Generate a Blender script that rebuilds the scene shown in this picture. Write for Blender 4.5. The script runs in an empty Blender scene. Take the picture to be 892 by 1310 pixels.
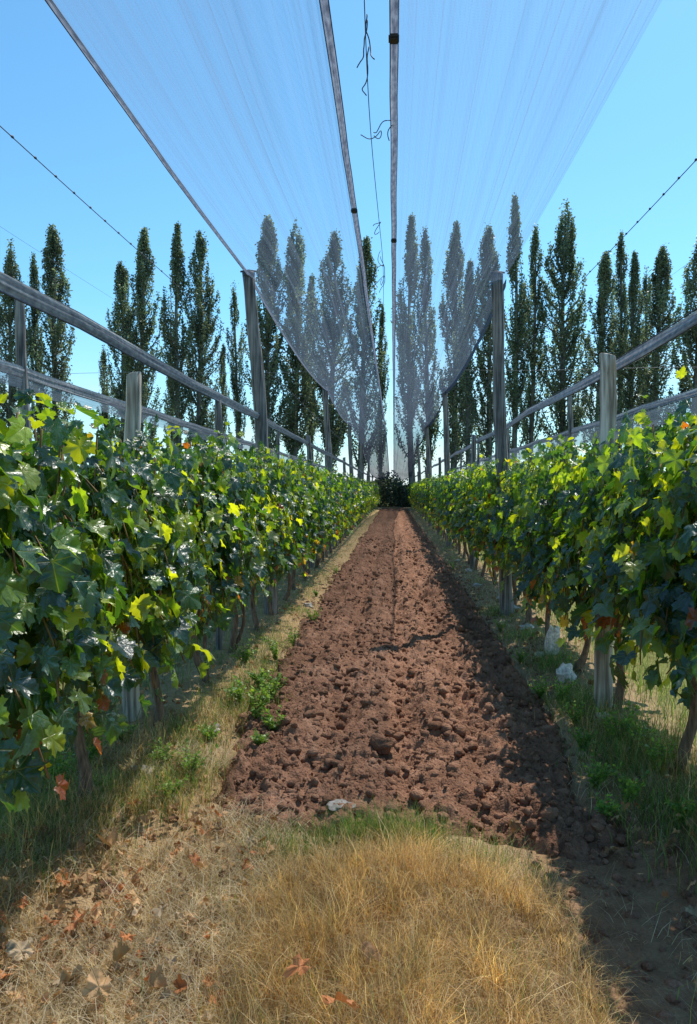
import bpy, math, random, bmesh
import numpy as np
from mathutils import Vector
R=np.random.default_rng(7)
random.seed(7)
sc=bpy.context.scene
COL=sc.collection
CAMH=1.6; F=960.0; VX=504.0; VY=625.0
# ---------------------------------------------------------------- noise
def _h(ix,iy,s):
    h=(ix*374761393+iy*668265263+s*144269504)&0xffffffff
    h=((h^(h>>13))*1274126177)&0xffffffff
    h=h^(h>>16)
    return h/4294967296.0
def vn(x,y,s=0):
    x=np.asarray(x,float);y=np.asarray(y,float)
    ix=np.floor(x).astype(np.int64);iy=np.floor(y).astype(np.int64)
    fx=x-ix;fy=y-iy
    fx=fx*fx*(3-2*fx);fy=fy*fy*(3-2*fy)
    a=_h(ix,iy,s);b=_h(ix+1,iy,s);c=_h(ix,iy+1,s);d=_h(ix+1,iy+1,s)
    return (a*(1-fx)+b*fx)*(1-fy)+(c*(1-fx)+d*fx)*fy
def fbm(x,y,s=0,o=4):
    t=0;a=.5
    for i in range(o):
        t=t+a*(vn(x*2**i,y*2**i,s+i*17)-.5)*2;a*=.5
    return t
def clod(x,y,s=0,pw=.5):
    ix=np.floor(x).astype(np.int64);iy=np.floor(y).astype(np.int64)
    out=np.zeros_like(x)
    for dx in(-1,0,1):
        for dy in(-1,0,1):
            cx=ix+dx;cy=iy+dy
            px=cx+_h(cx,cy,s);py=cy+_h(cx,cy,s+5)
            r=.18+.62*_h(cx,cy,s+9)**1.6
            an=_h(cx,cy,s+13)*6.28;el=1+.7*_h(cx,cy,s+15)
            ux=(x-px)*np.cos(an)+(y-py)*np.sin(an);uy=(y-py)*np.cos(an)-(x-px)*np.sin(an)
            d=np.maximum(np.sqrt(ux**2+(uy*el)**2),np.abs(ux)*.55+np.abs(uy)*el*.75)/r
            out=np.maximum(out,r*np.maximum(0,1-d**2)**pw)
    return out
def sstep(a,b,x):
    t=np.clip((x-a)/(b-a),0,1);return t*t*(3-2*t)
# ---------------------------------------------------------------- mesh builder
class MB:
    def __init__(s): s.v=[];s.f=[];s.c=[];s.u=[];s.m=[];s.n=0
    def add(s,v,faces,col=(1,1,1),uv=None,mat=0):
        v=np.asarray(v,float).reshape(-1,3);k=len(v)
        s.v.append(v)
        c=np.asarray(col,float)
        if c.ndim==1:c=np.tile(c,(k,1))
        s.c.append(c)
        s.u.append(np.zeros((k,2)) if uv is None else uv)
        if not isinstance(faces,(list,tuple)):faces=[faces]
        for f in faces:
            f=np.asarray(f,np.int64)
            if len(f): s.f.append(f+s.n);s.m.append(mat)
        s.n+=k
    def mesh(s,name,mats,smooth=True):
        V=np.concatenate(s.v);C=np.concatenate(s.c);U=np.concatenate(s.u)
        me=bpy.data.meshes.new(name)
        me.vertices.add(len(V));me.vertices.foreach_set('co',V.astype(np.float32).ravel())
        li=np.concatenate([f.ravel() for f in s.f])
        tot=np.concatenate([np.full(len(f),f.shape[1]) for f in s.f])
        mi=np.concatenate([np.full(len(f),m) for f,m in zip(s.f,s.m)])
        st=np.concatenate([[0],np.cumsum(tot)[:-1]])
        me.loops.add(len(li));me.loops.foreach_set('vertex_index',li.astype(np.int32))
        me.polygons.add(len(tot));me.polygons.foreach_set('loop_start',st.astype(np.int32))
        me.polygons.foreach_set('loop_total',tot.astype(np.int32))
        me.polygons.foreach_set('material_index',mi.astype(np.int32))
        me.polygons.foreach_set('use_smooth',np.full(len(tot),smooth,dtype=bool))
        a=me.color_attributes.new('Col','FLOAT_COLOR','POINT')
        a.data.foreach_set('color',np.concatenate([C,np.ones((len(C),1))],1).astype(np.float32).ravel())
        uv=me.uv_layers.new(name='UVMap')
        uv.data.foreach_set('uv',U[li].astype(np.float32).ravel())
        for m in mats: me.materials.append(m)
        me.update(calc_edges=True);me.validate()
        return me
def obj(name,me,loc=(0,0,0),parent=None,label=None,cat=None,group=None,kind=None,rot=None,scale=None):
    o=bpy.data.objects.new(name,me);o.location=loc
    if rot:o.rotation_euler=rot
    if scale:o.scale=scale
    if parent:o.parent=parent
    if label:o['label']=label
    if cat:o['category']=cat
    if group:o['group']=group
    if kind:o['kind']=kind
    COL.objects.link(o);return o
def tube(pts,rad,segs=8,rn=0,seed=0,cap=True,sx=1.0,sz=1.0):
    P=np.asarray(pts,float);n=len(P);rad=np.broadcast_to(np.asarray(rad,float),(n,))
    T=np.gradient(P,axis=0);T/=np.linalg.norm(T,axis=1)[:,None]+1e-9
    ref=np.array([1.,0,0]) if abs(T[0][0])<.8 else np.array([0,0,1.])
    A=ref-T*(T@ref)[:,None];A/=np.linalg.norm(A,axis=1)[:,None]+1e-9
    B=np.cross(T,A)
    th=np.linspace(0,2*np.pi,segs,endpoint=False)
    r=rad[:,None]*np.ones((n,segs))
    if rn: 
        L=np.arange(n)[:,None]*.9
        r=r*(1+rn*(vn(L+0*th,th[None]*1.3+seed*7.1,seed)-.5)*2)
    V=P[:,None]+A[:,None]*(r*np.cos(th))[...,None]*sx+B[:,None]*(r*np.sin(th))[...,None]*sz
    V=V.reshape(-1,3)
    i=np.arange(n-1)[:,None]*segs;j=np.arange(segs)[None];j2=(j+1)%segs
    q=np.stack([i+j,i+j2,i+segs+j2,i+segs+j],-1).reshape(-1,4)
    fs=[q]
    if cap:
        V=np.vstack([V,P[0],P[-1]])
        a=np.stack([np.full(segs,n*segs),(np.arange(segs)+1)%segs,np.arange(segs)],-1)
        b0=(n-1)*segs
        b=np.stack([np.full(segs,n*segs+1),b0+np.arange(segs),b0+(np.arange(segs)+1)%segs],-1)
        fs+= [np.vstack([a,b])]
    return V,fs
# ---------------------------------------------------------------- materials
def mat(name):
    m=bpy.data.materials.new(name);m.use_nodes=True
    nt=m.node_tree;nt.nodes.clear()
    return m,nt
def N(nt,t,**k):
    n=nt.nodes.new(t)
    for a,b in k.items(): setattr(n,a,b)
    return n
def ramp(nt,stops):
    n=nt.nodes.new('ShaderNodeValToRGB');cr=n.color_ramp
    while len(cr.elements)<len(stops):cr.elements.new(.5)
    for e,(p,c) in zip(cr.elements,stops):
        e.position=p;e.color=(c[0],c[1],c[2],1)
    return n
def math_n(nt,op,a,b=None,c=None,clamp=False):
    n=nt.nodes.new('ShaderNodeMath');n.operation=op;n.use_clamp=clamp
    for i,v in enumerate((a,b,c)):
        if v is None:continue
        if isinstance(v,(int,float)):n.inputs[i].default_value=v
        else:nt.links.new(v,n.inputs[i])
    return n.outputs[0]
def mixc(nt,fac,a,b,mode='MIX'):
    n=nt.nodes.new('ShaderNodeMix');n.data_type='RGBA';n.blend_type=mode
    for s,v in ((n.inputs[0],fac),(n.inputs[6],a),(n.inputs[7],b)):
        if isinstance(v,(int,float)):s.default_value=v
        elif isinstance(v,tuple):s.default_value=(*v,1)
        else:nt.links.new(v,s)
    return n.outputs[2]
def leafmat(name,trans=.35,rough=.4,veins=False,tcol=(2.2,2.0,.6),spec=.5,noise=8):
    m,nt=mat(name);L=nt.links.new
    out=N(nt,'ShaderNodeOutputMaterial');at=N(nt,'ShaderNodeAttribute',attribute_name='Col')
    col=at.outputs['Color']
    geo=N(nt,'ShaderNodeNewGeometry')
    nz=N(nt,'ShaderNodeTexNoise');nz.inputs['Scale'].default_value=noise
    L(geo.outputs['Position'],nz.inputs['Vector'])
    rp=ramp(nt,[(.3,(.65,.65,.65)),(.7,(1.25,1.25,1.25))]);L(nz.outputs[0],rp.inputs[0])
    col=mixc(nt,1.0,col,rp.outputs[0],'MULTIPLY')
    bs=N(nt,'ShaderNodeBsdfPrincipled')
    if veins:
        uv=N(nt,'ShaderNodeUVMap',uv_map='UVMap');sp=N(nt,'ShaderNodeSeparateXYZ');L(uv.outputs[0],sp.inputs[0])
        u=sp.outputs[0];v=math_n(nt,'SUBTRACT',sp.outputs[1],.05)
        ang=math_n(nt,'ABSOLUTE',math_n(nt,'ARCTAN2',u,v))
        pp=math_n(nt,'PINGPONG',ang,.4)
        rr=math_n(nt,'SQRT',math_n(nt,'ADD',math_n(nt,'MULTIPLY',u,u),math_n(nt,'MULTIPLY',v,v)))
        dist=math_n(nt,'MULTIPLY',pp,rr)
        ve=math_n(nt,'SUBTRACT',1.0,math_n(nt,'MULTIPLY',dist,45.0),clamp=True)
        col=mixc(nt,math_n(nt,'MULTIPLY',ve,.35),col,(.22,.28,.09))
        bp=N(nt,'ShaderNodeBump');bp.inputs['Strength'].default_value=.5;bp.inputs['Distance'].default_value=.012
        nz2=N(nt,'ShaderNodeTexNoise');nz2.inputs['Scale'].default_value=45
        L(geo.outputs['Position'],nz2.inputs['Vector'])
        L(math_n(nt,'SUBTRACT',nz2.outputs[0],ve),bp.inputs['Height']);L(bp.outputs[0],bs.inputs['Normal'])
    back=mixc(nt,math_n(nt,'MULTIPLY',geo.outputs['Backfacing'],.25),col,(.15,.18,.10))
    L(back,bs.inputs['Base Color']);bs.inputs['Roughness'].default_value=rough
    bs.inputs['Specular IOR Level'].default_value=spec
    tr=N(nt,'ShaderNodeBsdfTranslucent')
    tc=mixc(nt,1.0,col,tcol,'MULTIPLY');L(tc,tr.inputs['Color'])
    mx=N(nt,'ShaderNodeMixShader');mx.inputs[0].default_value=trans
    L(bs.outputs[0],mx.inputs[1]);L(tr.outputs[0],mx.inputs[2]);L(mx.outputs[0],out.inputs[0])
    return m
M_leaf=leafmat('vine_leaf',.40,.36,True,(4.7,4.0,.5),.85)
M_leaf_far=leafmat('vine_leaf_plain',.40,.38,False,(4.7,4.0,.5),.85)
M_pop=leafmat('poplar_leaf',.40,.5,tcol=(1.8,1.9,1.25),noise=.4)
M_grass=leafmat('grass_blade',.45,.45,tcol=(1.4,1.3,.8),spec=.3)
M_dry=leafmat('dry_leaf',.15,.6,True,tcol=(1.4,1.1,.7),spec=.3)
M_weed=leafmat('weed_leaf',.4,.45,tcol=(1.8,1.8,.6))
def woodmat(name,dark,light,sc_=(25,25,1.6),bump=.5,lo=.38,hi=.68):
    m,nt=mat(name);L=nt.links.new
    out=N(nt,'ShaderNodeOutputMaterial');bs=N(nt,'ShaderNodeBsdfPrincipled')
    tc=N(nt,'ShaderNodeTexCoord');mp=N(nt,'ShaderNodeMapping');mp.inputs['Scale'].default_value=sc_
    L(tc.outputs['Object'],mp.inputs[0])
    nz=N(nt,'ShaderNodeTexNoise');nz.inputs['Scale'].default_value=1;nz.inputs['Detail'].default_value=6
    L(mp.outputs[0],nz.inputs['Vector'])
    n2=N(nt,'ShaderNodeTexNoise');n2.inputs['Scale'].default_value=3;L(tc.outputs['Object'],n2.inputs['Vector'])
    f=math_n(nt,'ADD',math_n(nt,'MULTIPLY',nz.outputs[0],.75),math_n(nt,'MULTIPLY',n2.outputs[0],.3))
    rp=ramp(nt,[(lo,dark),((lo+hi)/2,tuple((a+b)/2 for a,b in zip(dark,light))),(hi,light)])
    L(f,rp.inputs[0]);L(rp.outputs[0],bs.inputs['Base Color']);bs.inputs['Roughness'].default_value=.85
    bp=N(nt,'ShaderNodeBump');bp.inputs['Strength'].default_value=bump;bp.inputs['Distance'].default_value=.01
    L(nz.outputs[0],bp.inputs['Height']);L(bp.outputs[0],bs.inputs['Normal'])
    L(bs.outputs[0],out.inputs[0]);return m
M_post=woodmat('weathered_wood',(.06,.058,.058),(.34,.31,.29),(38,38,1.3),1.0,.42,.66)
M_postpale=woodmat('pale_weathered_wood',(.22,.17,.13),(.74,.65,.54),(38,38,1.3),1.0,.42,.62)
M_bark=woodmat('vine_bark',(.07,.042,.027),(.31,.20,.13),(60,60,6),1)
M_cane=woodmat('vine_cane',(.14,.07,.03),(.32,.2,.08),(60,60,6),.3)
M_pbark=woodmat('poplar_bark',(.08,.07,.06),(.25,.23,.19),(6,6,1),1)
def bandmat(name,stops,sc1,sc2,tr_=.45):
    m,nt=mat(name);L=nt.links.new
    out=N(nt,'ShaderNodeOutputMaterial');df=N(nt,'ShaderNodeBsdfDiffuse');tl=N(nt,'ShaderNodeBsdfTranslucent')
    uv=N(nt,'ShaderNodeUVMap',uv_map='UVMap');mp=N(nt,'ShaderNodeMapping');mp.inputs['Scale'].default_value=sc1;L(uv.outputs[0],mp.inputs[0])
    nz=N(nt,'ShaderNodeTexNoise');nz.inputs['Scale'].default_value=1;nz.inputs['Detail'].default_value=5;L(mp.outputs[0],nz.inputs['Vector'])
    mp2=N(nt,'ShaderNodeMapping');mp2.inputs['Scale'].default_value=sc2;mp2.inputs['Rotation'].default_value=(0,0,.25);L(uv.outputs[0],mp2.inputs[0])
    n2=N(nt,'ShaderNodeTexNoise');n2.inputs['Scale'].default_value=1;n2.inputs['Detail'].default_value=5;L(mp2.outputs[0],n2.inputs['Vector'])
    f=math_n(nt,'ADD',math_n(nt,'MULTIPLY',nz.outputs[0],.55),math_n(nt,'MULTIPLY',n2.outputs[0],.45))
    rp=ramp(nt,stops);L(f,rp.inputs[0])
    L(rp.outputs[0],df.inputs[0]);L(rp.outputs[0],tl.inputs[0])
    mx=N(nt,'ShaderNodeMixShader');mx.inputs[0].default_value=tr_
    L(df.outputs[0],mx.inputs[1]);L(tl.outputs[0],mx.inputs[2]);L(mx.outputs[0],out.inputs[0]);return m
M_band=bandmat('folded_net_band',[(.36,(.19,.20,.23)),(.45,(.34,.34,.38)),(.54,(.48,.48,.50)),(.64,(.66,.67,.71))],(4,.35,1),(2,18,1),.40)
M_hem=bandmat('net_hem',[(.38,(.10,.12,.17)),(.48,(.20,.23,.30)),(.56,(.30,.34,.42)),(.66,(.42,.46,.54))],(4,.5,1),(2,12,1),.5)
def flat(name,c,r=.6,metal=0):
    m,nt=mat(name);out=N(nt,'ShaderNodeOutputMaterial');bs=N(nt,'ShaderNodeBsdfPrincipled')
    tc=N(nt,'ShaderNodeTexCoord');nz=N(nt,'ShaderNodeTexNoise');nz.inputs['Scale'].default_value=40
    nt.links.new(tc.outputs['Object'],nz.inputs['Vector'])
    at=N(nt,'ShaderNodeAttribute',attribute_name='Col')
    rp=ramp(nt,[(.3,tuple(x*.6 for x in c)),(.7,tuple(x*1.2 for x in c))]);nt.links.new(nz.outputs[0],rp.inputs[0])
    col=mixc(nt,1.0,rp.outputs[0],at.outputs['Color'],'MULTIPLY') if name=='pale_stone' else rp.outputs[0]
    nt.links.new(col,bs.inputs['Base Color']);bs.inputs['Roughness'].default_value=r;bs.inputs['Metallic'].default_value=metal
    nt.links.new(bs.outputs[0],out.inputs[0]);return m
M_wire=flat('galvanised_wire',(.14,.15,.17),.5,.5)
M_black=flat('black_rubber',(.03,.03,.035),.6)
M_stone=flat('pale_stone',(.55,.50,.46),.9)
M_twine=flat('dark_twine',(.05,.055,.09),.7)
def soilmat(name,c1,c2,c3,lo=.32,mid=.52,hi=.72):
    m,nt=mat(name);L=nt.links.new
    out=N(nt,'ShaderNodeOutputMaterial');bs=N(nt,'ShaderNodeBsdfPrincipled')
    geo=N(nt,'ShaderNodeNewGeometry')
    n1=N(nt,'ShaderNodeTexNoise');n1.inputs['Scale'].default_value=9;n1.inputs['Detail'].default_value=8;n1.inputs['Roughness'].default_value=.65
    n2=N(nt,'ShaderNodeTexNoise');n2.inputs['Scale'].default_value=90;n2.inputs['Detail'].default_value=5
    n3=N(nt,'ShaderNodeTexNoise');n3.inputs['Scale'].default_value=1.1;n3.inputs['Detail'].default_value=3
    for n in(n1,n2,n3):L(geo.outputs['Position'],n.inputs['Vector'])
    rp=ramp(nt,[(lo,c1),(mid,c2),(hi,c3)])
    f=math_n(nt,'ADD',math_n(nt,'MULTIPLY',n1.outputs[0],.55),math_n(nt,'ADD',math_n(nt,'MULTIPLY',n2.outputs[0],.25),math_n(nt,'MULTIPLY',n3.outputs[0],.22)))
    L(f,rp.inputs[0]);col=rp.outputs[0]
    at=N(nt,'ShaderNodeAttribute',attribute_name='Col');col=mixc(nt,1.0,col,at.outputs['Color'],'MULTIPLY')
    L(col,bs.inputs['Base Color']);bs.inputs['Roughness'].default_value=1.0;bs.inputs['Specular IOR Level'].default_value=.05
    bp=N(nt,'ShaderNodeBump');bp.inputs['Strength'].default_value=.9;bp.inputs['Distance'].default_value=.018
    L(math_n(nt,'ADD',n2.outputs[0],n1.outputs[0]),bp.inputs['Height']);L(bp.outputs[0],bs.inputs['Normal'])
    L(bs.outputs[0],out.inputs[0]);return m
M_soil=soilmat('tilled_soil',(.145,.070,.044),(.29,.155,.098),(.43,.255,.175))
M_ground=soilmat('ground_soil',(.19,.13,.085),(.37,.265,.17),(.54,.43,.29))
def netmat(name,base,amp,c,grow=0,cd=(.045,.05,.07)):
    m,nt=mat(name);L=nt.links.new
    out=N(nt,'ShaderNodeOutputMaterial');uv=N(nt,'ShaderNodeUVMap',uv_map='UVMap')
    def nz_(s,det=4):
        mp=N(nt,'ShaderNodeMapping');mp.inputs['Scale'].default_value=s;L(uv.outputs[0],mp.inputs[0])
        nz=N(nt,'ShaderNodeTexNoise');nz.inputs['Scale'].default_value=1;nz.inputs['Detail'].default_value=det;L(mp.outputs[0],nz.inputs['Vector']);return nz.outputs[0]
    a=nz_((75,.06,1));b=nz_((18,.09,1),3);g=nz_((2.2,.35,1),3)
    st=math_n(nt,'POWER',math_n(nt,'MAXIMUM',math_n(nt,'MULTIPLY',math_n(nt,'SUBTRACT',a,.48),4.4),0.0),2.0)
    s2=math_n(nt,'MAXIMUM',math_n(nt,'MULTIPLY',math_n(nt,'SUBTRACT',b,.48),2.6),0.0)
    st=math_n(nt,'MULTIPLY',math_n(nt,'ADD',math_n(nt,'MULTIPLY',st,1.0),s2),amp)
    big=math_n(nt,'MULTIPLY',math_n(nt,'SUBTRACT',g,.5),amp*.8)
    wv=[]
    for ang in(.15,1.72):
        mp2=N(nt,'ShaderNodeMapping');mp2.inputs['Rotation'].default_value=(0,0,ang);L(uv.outputs[0],mp2.inputs[0])
        w=N(nt,'ShaderNodeTexWave');w.inputs['Scale'].default_value=14;w.inputs['Distortion'].default_value=.4
        L(mp2.outputs[0],w.inputs['Vector']);wv.append(w.outputs['Fac'])
    weave=math_n(nt,'MULTIPLY',math_n(nt,'SUBTRACT',math_n(nt,'MULTIPLY',wv[0],wv[1]),.25),.08)
    sep=N(nt,'ShaderNodeSeparateXYZ');L(uv.outputs[0],sep.inputs[0])
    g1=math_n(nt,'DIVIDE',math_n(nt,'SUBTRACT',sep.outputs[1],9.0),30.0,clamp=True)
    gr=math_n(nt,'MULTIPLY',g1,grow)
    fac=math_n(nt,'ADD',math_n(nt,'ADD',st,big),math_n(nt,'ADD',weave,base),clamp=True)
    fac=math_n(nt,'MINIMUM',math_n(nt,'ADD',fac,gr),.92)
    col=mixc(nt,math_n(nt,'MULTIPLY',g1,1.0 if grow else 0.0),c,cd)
    df=N(nt,'ShaderNodeBsdfDiffuse');L(col,df.inputs[0])
    tr=N(nt,'ShaderNodeBsdfTranslucent');L(col,tr.inputs[0])
    mx=N(nt,'ShaderNodeMixShader');mx.inputs[0].default_value=.5;L(df.outputs[0],mx.inputs[1]);L(tr.outputs[0],mx.inputs[2])
    tp=N(nt,'ShaderNodeBsdfTransparent')
    m2=N(nt,'ShaderNodeMixShader');L(fac,m2.inputs[0]);L(tp.outputs[0],m2.inputs[1]);L(mx.outputs[0],m2.inputs[2])
    L(m2.outputs[0],out.inputs[0]);return m
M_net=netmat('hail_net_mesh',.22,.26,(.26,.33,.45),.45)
M_netd=netmat('folded_net_mesh',.52,.25,(.26,.29,.35))
# ---------------------------------------------------------------- ground
def gh(x,y):
    z=.02*fbm(x*1.3,y*1.3,3,3)+.006*fbm(x*9,y*9,5,3)
    fade=1-sstep(40,90,np.abs(y))*.8
    z=z*fade
    berm=.07*np.exp(-((np.abs(x+.03)-1.6)/.33)**2)*(1-sstep(60,64,y))
    return z+berm
def pathmask(x,y):
    l=-1.07+.15*fbm(y*.9,y*0+3.3,21,3)+.12*fbm(y*5,x*3+1.3,23,3)+.12*sstep(5.2,3.6,y)
    r=1.14+.09*fbm(y*.9,y*0+8.3,22,3)+.08*fbm(y*5,x*3+1.3,25,3)-.10*sstep(5.5,3.6,y)
    s=3.3+.3*fbm(x*1.5,x*0+2,27,3)+.3*fbm(x*6,y*6+2,28,3)
    return sstep(0,.14,x-l)*sstep(0,.14,r-x)*sstep(0,.3,y-s)*sstep(62,61,y)
def axis(dense,step,lim,g=1.12):
    a=[dense];st=step
    while a[-1]<lim:
        st*=g;a.append(a[-1]+st)
    return a
xs=np.array([-v for v in axis(3,.03,900)][::-1]+list(np.arange(-2.97,2.98,.03))+axis(3,.03,900))
ys=np.array([-v for v in axis(-1.2,.03,300)][::-1]+list(np.arange(1.23,7,.03))+axis(7,.03,1200,1.035))
def grid(mb,xs,ys,zf,cf):
    X,Y=np.meshgrid(xs,ys);Z=zf(X,Y)
    V=np.stack([X,Y,Z],-1).reshape(-1,3)
    nx=len(xs);ny=len(ys)
    i=np.arange(ny-1)[:,None]*nx;j=np.arange(nx-1)[None]
    q=np.stack([i+j,i+j+1,i+nx+j+1,i+nx+j],-1).reshape(-1,4)
    mb.add(V,[q],cf(X,Y).reshape(-1,3),np.stack([X,Y],-1).reshape(-1,2))
def gz(X,Y):
    m=pathmask(X,Y)
    return gh(X,Y)-.20*sstep(.3,1,m)-.03*m+.03*np.abs(fbm(X*14,Y*14,33,3))*(1-m)
def gc(X,Y):
    n=fbm(X*1.7,Y*1.7,40,4)[...,None]
    base=np.ones(X.shape+(3,))*np.array([1.,.95,.85])
    green=np.array([.5,.75,.3]);straw=np.array([1.3,1.2,.95]);red=np.array([.68,.52,.45])
    c=base+n*.3
    a=np.abs(X+.03)
    g=sstep(1.7,2.3,a)[...,None]*.8
    c=c*(1-g)+green*g
    s=(sstep(-.6,-.9,X)*sstep(-1.9,-1.6,X))[...,None]*.7
    c=c*(1-s)+straw*s
    rr=(sstep(.4,.8,X)*sstep(4.5,3.4,Y)*sstep(2.4,1.7,X))[...,None]*.9
    c=c*(1-rr)+red*rr
    f=sstep(60,70,Y)[...,None]
    c=c*(1-f)+np.array([.5,.7,.35])*f
    return np.clip(c,.1,2)
mb=MB();grid(mb,xs,ys,gz,gc);obj('ground',mb.mesh('ground',[M_ground]),kind='structure',label='dry soil and grass ground under the vineyard',cat='ground')
def furrow(x,y):
    w=.05*np.sin(y*.35)+.08*fbm(y*1.2,y*0,66,2)
    g=lambda c,s:np.exp(-((x-c-w)/s)**2)
    br=.3+1.0*vn(y*1.3,y*0,67)
    return br*(-.07*g(.04,.09)+.045*g(.24,.09)+.04*g(-.18,.10)-.05*g(.45,.08)+.045*g(.66,.09)-.045*g(-.42,.08)+.035*g(-.65,.10)-.03*g(.88,.07))
def pz(X,Y):
    m=pathmask(X,Y)
    a=fbm(X*11,Y*11,71,4);b=fbm(X*11,Y*11,72,4)
    wx=X+.11*a;wy=Y+.11*b
    far=1-sstep(18,50,Y)*.5
    dn=.2+1.3*vn(X*1.9,Y*1.9,77)**1.4
    h=.075*dn*clod(wx*4.8,wy*4.8,50,1.2)+.06*dn*clod(wx*8.5,wy*8.5,51,1.1)+.040*clod(wx*17,wy*17,52,1.0)+.022*clod(wx*34,wy*34,53,1.0)+.055*np.abs(fbm(X*14,Y*14,54,5))+.02*fbm(X*30,Y*30,58,3)+.03*fbm(X*2.5,Y*2.5,55,3)
    return gh(X,Y)-.055+m*(.06+furrow(X,Y)+h*.88*far)
def pc(X,Y):
    c=.92+.3*fbm(X*1.1,Y*.6,61,3)+.4*fbm(X*7,Y*7,62,3)
    c=c+.12*np.exp(-((X+.5)/.4)**2)
    return np.stack([c,c*.98,c*.96],-1)
yy=[2.9]
while yy[-1]<62: yy.append(yy[-1]+max(.0095,.0026*yy[-1]))
mb=MB();grid(mb,np.arange(-1.42,1.44,.011),np.array(yy),pz,pc)
obj('tilled_path',mb.mesh('tilled_path',[M_soil]),kind='structure',label='freshly tilled reddish brown soil path between vines',cat='path')
def ico(s):
    bm=bmesh.new();bmesh.ops.create_icosphere(bm,subdivisions=s,radius=1)
    v=np.array([x.co[:] for x in bm.verts]);f=np.array([[w.index for w in p.verts] for p in bm.faces]);bm.free();return v,f
ICO=[ico(1),ico(2),ico(3)]
def rocks(mb,pos,size,flatn=.75,tint=None,amp=.35,lv=None):
    for p,s in zip(pos,size):
        IV,IF=ICO[lv if lv is not None else (1 if s>.013 else 0)]
        sd=int(R.integers(0,9999))
        d=1+amp*(vn(IV[:,0]*1.7+sd*.37+10,IV[:,1]*1.7+IV[:,2]*2.3+20,sd)-.5)*2+amp*.5*(vn(IV[:,0]*4+sd,IV[:,2]*4+IV[:,1]*3,sd+3)-.5)
        V=IV*d[:,None]*s*(np.array([1,1,flatn])*R.uniform(.7,1.3,3))
        a=R.uniform(0,6.28);c,s_=np.cos(a),np.sin(a)
        V=np.stack([V[:,0]*c-V[:,1]*s_,V[:,0]*s_+V[:,1]*c,V[:,2]],-1)
        t=R.uniform(.75,1.1) if tint is None else tint
        mb.add(V+p,[IF],(t,t*.98,t*.96))
n=12000
d=3.3*np.exp(R.uniform(0,1,n)*np.log(24/3.3));x=R.uniform(-1.15,1.25,n)
keep=pathmask(x,d)>.5;x=x[keep];d=d[keep]
z=pz(x,d);s=.004+.030*R.random(len(x))**5+.005*R.random(len(x))
mb=MB();rocks(mb,np.stack([x,d,z+s*.15],-1),s,amp=.5)
n=1600;d2=R.uniform(2.3,16,n);x2=np.where(R.random(n)<.5,R.normal(-1.12,.12,n),R.normal(1.22,.14,n));s2=.005+.024*R.random(n)**3
rocks(mb,np.stack([x2,d2,gh(x2,d2)+s2*.3],-1),s2,amp=.5)
n=1100;d2=R.uniform(1.9,3.8,n);x2=R.uniform(.6,1.6,n);s2=.004+.018*R.random(n)**3
rocks(mb,np.stack([x2,d2,gh(x2,d2)+s2*.3],-1),s2,amp=.5)
obj('soil_clods',mb.mesh('soil_clods',[M_soil],True),kind='stuff',label='loose crumbly brown soil clods on the path',cat='soil')
def stone(px,d,size,fl,lab,tint,m=M_stone,name='pale_stone',tall=1,up=.5,amp=.6,lv=2):
    mb=MB();rocks(mb,[np.zeros(3)],[size],fl*tall,tint,amp,lv)
    x=(px-VX)/F*d
    obj(name,mb.mesh(name,[m],m is M_soil),loc=(x,d,float(pz(np.array([x]),np.array([d]))[0] if abs(x)<1.05 and d>3.6 else gh(np.array([x]),np.array([d]))[0])+size*fl*tall*up),label=lab,cat='stone')
stone(490,4.45,.07,.8,'brown clod lying in the tilled soil',.8,M_soil,'soil_clod',up=.6,amp=.4)
stone(437,3.62,.055,.25,'pale flat stone at the start of the tilled soil',.55)
stone(706,7.0,.075,1.0,'upright whitish stone leaning under the vines',1.5,tall=2.6)
stone(722,6.1,.065,.9,'whitish stone lying beside a vine trunk',1.45,tall=1.4)
stone(768,5.1,.06,.5,'pale stone beside a wooden post',1.2)
for px,dd,s_ in((655,9.6,.08),(600,14,.07),(672,8.3,.06),(690,7.0,.05),(640,10.5,.07),(300,5.6,.05),(175,4.0,.05),(395,10,.06),(270,4.8,.05),(610,12,.07),(585,16,.08)):
    stone(px,dd,s_,.5,'small pale stone among dry grass',1.0)
# ---------------------------------------------------------------- blades
def blades(mb,x,y,h,w,lean,az,col,z=None,lv=4,curl=1.0):
    n=len(x)
    if z is None:z=gh(x,y)-.005
    t=np.linspace(0,1,lv)
    da=np.stack([np.cos(az),np.sin(az)],-1)
    sa=az+np.pi/2+R.uniform(-.8,.8,n);sd=np.stack([np.cos(sa),np.sin(sa),np.zeros(n)],-1)
    hor=(lean[:,None]*(t**(1+curl)))*h[:,None]
    ver=np.sqrt(np.maximum(.02,1-np.minimum(lean,1.0)[:,None]**2*t**1.4))*t*h[:,None]
    wob=.09*h[:,None]*np.sin(t*6+R.uniform(0,6.28,n)[:,None])*t
    P=np.stack([x[:,None]+hor*da[:,0:1]+wob*sd[:,0:1],y[:,None]+hor*da[:,1:2]+wob*sd[:,1:2],z[:,None]+ver],-1)
    ww=w[:,None]*(1-t*.93)*.5
    A=P-sd[:,None]*ww[...,None];B=P+sd[:,None]*ww[...,None]
    V=np.stack([A,B],2).reshape(n,-1,3)
    base=np.arange(n)[:,None]*(2*lv)
    k=np.arange(lv-1)[None]*2
    q=np.stack([base+k,base+k+1,base+k+3,base+k+2],-1).reshape(-1,4)
    c=np.repeat(col[:,None],2*lv,1)
    c=c*(.7+.4*np.repeat(t,2)[None,:,None])  # shade low among the blades painted in: colour darkens toward each base
    mb.add(V.reshape(-1,3),[q],c.reshape(-1,3))
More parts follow.
